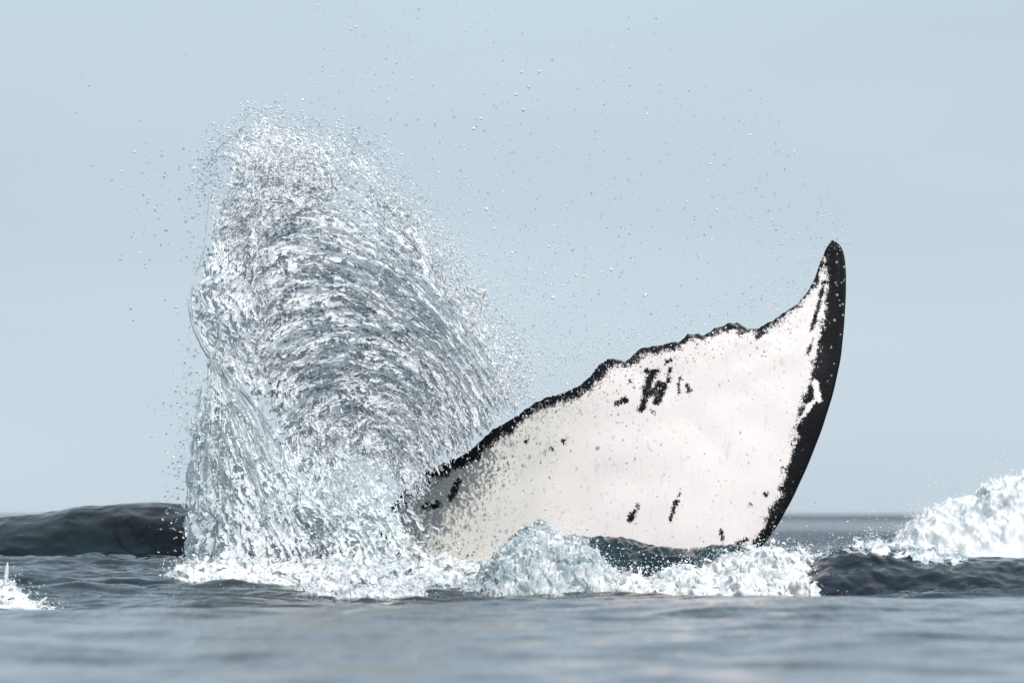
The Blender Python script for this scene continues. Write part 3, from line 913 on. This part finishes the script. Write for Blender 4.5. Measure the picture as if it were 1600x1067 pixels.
def bank_drops(b, n, smin, rmin, rmax, lift, tmpl=ICO1, up=0.0, pw=2.5, xr=None):
    X, Y, Z, s = b
    idx = np.flatnonzero((s > smin).ravel() & (((X > xr[0]) & (X < xr[1])).ravel() if xr else True))
    j = rng.choice(idx, n)
    c = np.stack([X.ravel()[j], Y.ravel()[j], Z.ravel()[j]], -1)
    c[:, 0] += rng.normal(size=n) * 0.02
    c[:, 1] -= np.abs(rng.normal(size=n)) * lift
    c[:, 2] += np.abs(rng.normal(size=n)) * (lift + up * rng.random(n))
    ax = rng.normal(size=(n, 3)); ax /= np.linalg.norm(ax, axis=1)[:, None]
    r = rmin + (rmax - rmin) * rng.random(n) ** pw
    return blobs(c, r, ax, 1 + 1.2 * rng.random(n), tmpl)

# dark smooth wave behind the plume at the left
wv, wb = bank('wave', [(-260, 830), (-120, 815), (0, 808), (60, 801), (110, 794), (160, 793), (210, 787), (250, 785), (300, 787), (380, 800), (460, 830), (560, 880)],
              0.80, 1.30, 2.6, 0.0, M_DARK_WAVE, amp=0.075, freq=2.6, nu=300, nv=120, seed=77, foam0=0.0, foam_amp=0.0, fine=0.02, bulge=0.10, rough=0.2, gain=0.36)
tag(wv, 'dark glassy wave swelling behind the left side of the splash', 'wave')

# the teal wave lapping at the fluke
wv, wb2 = bank('wave', [(380, 905), (470, 893), (560, 898), (640, 893), (720, 896), (780, 880), (830, 850), (880, 842), (930, 838), (970, 842), (1010, 852), (1070, 856),
                        (1130, 852), (1190, 858), (1250, 880), (1300, 920)], -1.05, -0.62, -0.1, -0.08, M_WAVE, amp=0.035, freq=6.0, nu=420, nv=80, seed=91, foam0=0.0, foam_amp=0.25, fine=0.15)
tag(wv, 'teal wave lapping along the foot of the white fluke', 'wave')
# dark wave at the right
wv, wb3 = bank('wave', [(1190, 930), (1240, 895), (1280, 868), (1310, 856), (1350, 855), (1420, 862), (1500, 868), (1600, 872), (1720, 880), (1900, 920)],
               -2.5, -1.7, 0.2, -0.14, M_NAVY_WAVE, amp=0.035, freq=3.2, nu=360, nv=90, seed=55, foam0=0.0, foam_amp=0.12, fine=0.2)
tag(wv, 'dark navy wave rolling right of the fluke in front of the breaker', 'wave')

def lace(parent, top, yf, yt, zb, bias, tmax, foam0, seed):
    """torn sheets of water hanging over a froth bank, ragged at the top"""
    tp = np.array(top, float)
    nu, nv = int((tp[-1, 0] - tp[0, 0]) / 1.7), 90
    u, v = np.meshgrid(np.linspace(0, 1, nu), np.linspace(0, 1, nv), indexing='ij')
    px = tp[0, 0] + u * (tp[-1, 0] - tp[0, 0])
    t = np.interp(px, tp[:, 0], tp[:, 1])
    jag = 10 * fbm(px / 22, seed * 1.1, 0, seed, 3, 0.6)
    base = HOR + (CAM_H - zb) / S * DIST / (DIST + yf)
    py = (t - 9 + jag) * (1 - v) + base * v
    Y = yt + (yf - yt) * v ** 1.3
    lo = fbm(px / 70, py / 60, seed * .3, seed + 1, 3)
    st = fbm(px / 26 + 1.5 * lo, py / 13 + lo, seed * .7, seed + 2, 4, 0.65)
    fine = fbm(px / 7, py / 6, seed * .2, seed + 3, 3, 0.65)
    rag = np.clip(np.minimum.reduce([v / 0.30, u / 0.08, (1 - u) / 0.08]), 0, 1) - 1
    mask = bias + 0.10 + 0.7 * st + 0.45 * fine + 0.7 * rag + 0.35 * lo
    wx, wy = 9 * fbm(px / 30, py / 30, seed * .9, seed + 4, 3), 7 * fbm(px / 30, py / 30, seed * 1.9, seed + 5, 3)
    foam = np.clip(foam0 - 0.12 + 1.1 * lo + 0.6 * st + 0.25 * fine, 0, 1)
    sheet('torn_sheet', px + wx, py + wy, Y + 0.03 * lo + 0.012 * st + 0.004 * fine, mask, foam, tmax, M_FROTH, parent)

def froth(name, label, top, yf, yt, yb, zb, drops, amp, freq, seed, foam0, nu=460, nv=130, mat=None, up=0.05, fine=0.6):
    tq = np.array(top, float)
    pq = np.linspace(tq[0, 0], tq[-1, 0], max(12, int((tq[-1, 0] - tq[0, 0]) / 9)))
    jag = (9 * fbm(pq / 55, seed * 0.3, 0, seed, 2) + 9 * fbm(pq / 17, seed * 0.7, 0, seed + 1, 2)) * np.clip(np.minimum(pq - pq[0], pq[-1] - pq) / 40, 0, 1)
    top = list(zip(pq, np.interp(pq, tq[:, 0], tq[:, 1]) + jag))
    e = empty(name)
    tag(e, label, 'foam')
    o, b = bank('froth_body', top, yf, yt, yb, zb, mat or M_FROTH, amp=amp, freq=freq, nu=nu, nv=nv, seed=seed, foam0=foam0, foam_amp=0.9, parent=e, fine=fine)
    sets = [bank_drops(b, drops, 0.15, 0.0010, 0.0028, 0.022), bank_drops(b, drops // 3, 0.8, 0.0010, 0.0034, 0.028, up=up),
            bank_drops(b, drops // 40, 0.4, 0.003, 0.006, 0.04, ICO2)]
    for i, (off, bias) in enumerate(((0.05, 0.02), (0.12, -0.08))):
        lace(e, top, yf - off * 0.6, yt - off, zb, bias, 0.006, foam0 + 0.1, seed + 3 * i)
    d = drops_object('froth_bubbles', sets, M_FROTH, e, 0.85)
    d['kind'] = 'stuff'
    return e

froth('foam_mound', 'small heap of white froth in front of the plume foot', [(425, 955), (460, 930), (490, 912), (520, 900), (545, 896), (570, 905), (610, 912), (640, 912), (665, 925), (690, 955)],
      -2.5, -1.9, -1.3, -0.12, 2200, 0.05, 14, 131, 0.7)
froth('foam_mound', 'glassy churning froth at the foot of the fluke left half', [(680, 955), (720, 925), (760, 890), (790, 850), (820, 828), (850, 822), (880, 838), (905, 842), (925, 862), (950, 890), (1000, 915), (1040, 945)],
      -2.4, -1.40, -0.8, -0.12, 3400, 0.07, 13, 151, 0.30)
froth('foam_mound', 'bright white foam boiling below the black tip side of the fluke', [(740, 955), (800, 935), (860, 922), (940, 912), (1000, 905), (1060, 898), (1100, 885), (1140, 864), (1170, 850), (1190, 848), (1215, 860), (1245, 866), (1275, 876), (1300, 900), (1325, 940)],
      -2.6, -1.6, -0.9, -0.12, 4200, 0.07, 12, 171, 0.95)
froth('foam_mound', 'white froth where the curtain of water meets the sea', [(255, 905), (285, 880), (320, 878), (360, 888), (400, 886), (460, 878), (520, 876), (580, 884), (640, 880), (700, 872), (740, 880), (800, 905)],
      -1.15, -0.85, -0.5, -0.05, 2600, 0.05, 14, 191, 0.75)
# the breaker at the right edge
froth('breaking_wave', 'white breaking wave crest rising at the right edge', [(1330, 880), (1370, 862), (1400, 850), (1425, 815), (1440, 800), (1470, 792), (1500, 785), (1520, 778), (1535, 760), (1550, 762), (1570, 752), (1600, 742), (1650, 725), (1720, 715), (1800, 740), (1900, 800), (2000, 870)],
      5.0, 6.0, 7.6, -0.02, 6500, 0.10, 5.0, 211, 0.9, nu=520, nv=170, up=0.16, fine=0.3)
froth('foam_streak', 'thin streak of foam along the crest of the navy wave', [(1268, 885), (1290, 868), (1320, 853), (1350, 850), (1390, 851), (1430, 855), (1470, 860), (1510, 868)],
      -1.9, -1.75, -1.6, 0.08, 900, 0.02, 16, 251, 0.22, nu=200, nv=50, up=0.02)
jet = froth('splash_jet', 'small white splash jet at the left edge of the picture', [(-120, 960), (-60, 950), (-20, 935), (0, 915), (12, 900), (24, 915), (40, 935), (60, 950), (90, 962)],
      -3.2, -2.95, -2.6, -0.12, 900, 0.06, 14, 231, 0.65, nu=140, nv=60)
for pts, a, b in (([(6, 950), (8, 915), (12, 878)], .016, .006), ([(24, 962), (34, 938), (46, 926)], .012, .005), ([(46, 964), (58, 945), (74, 932)], .010, .004), ([(-14, 950), (-8, 925), (-2, 905)], .014, .006), ([(28, 945), (20, 925), (22, 905)], .010, .005)):
    v, f = tube(pts, (-3.0, -3.0), a, b)
    mesh_from('water_strand', v, f, M_FROTH, parent=jet, attrs={'foam': np.full(len(v), 0.6)})
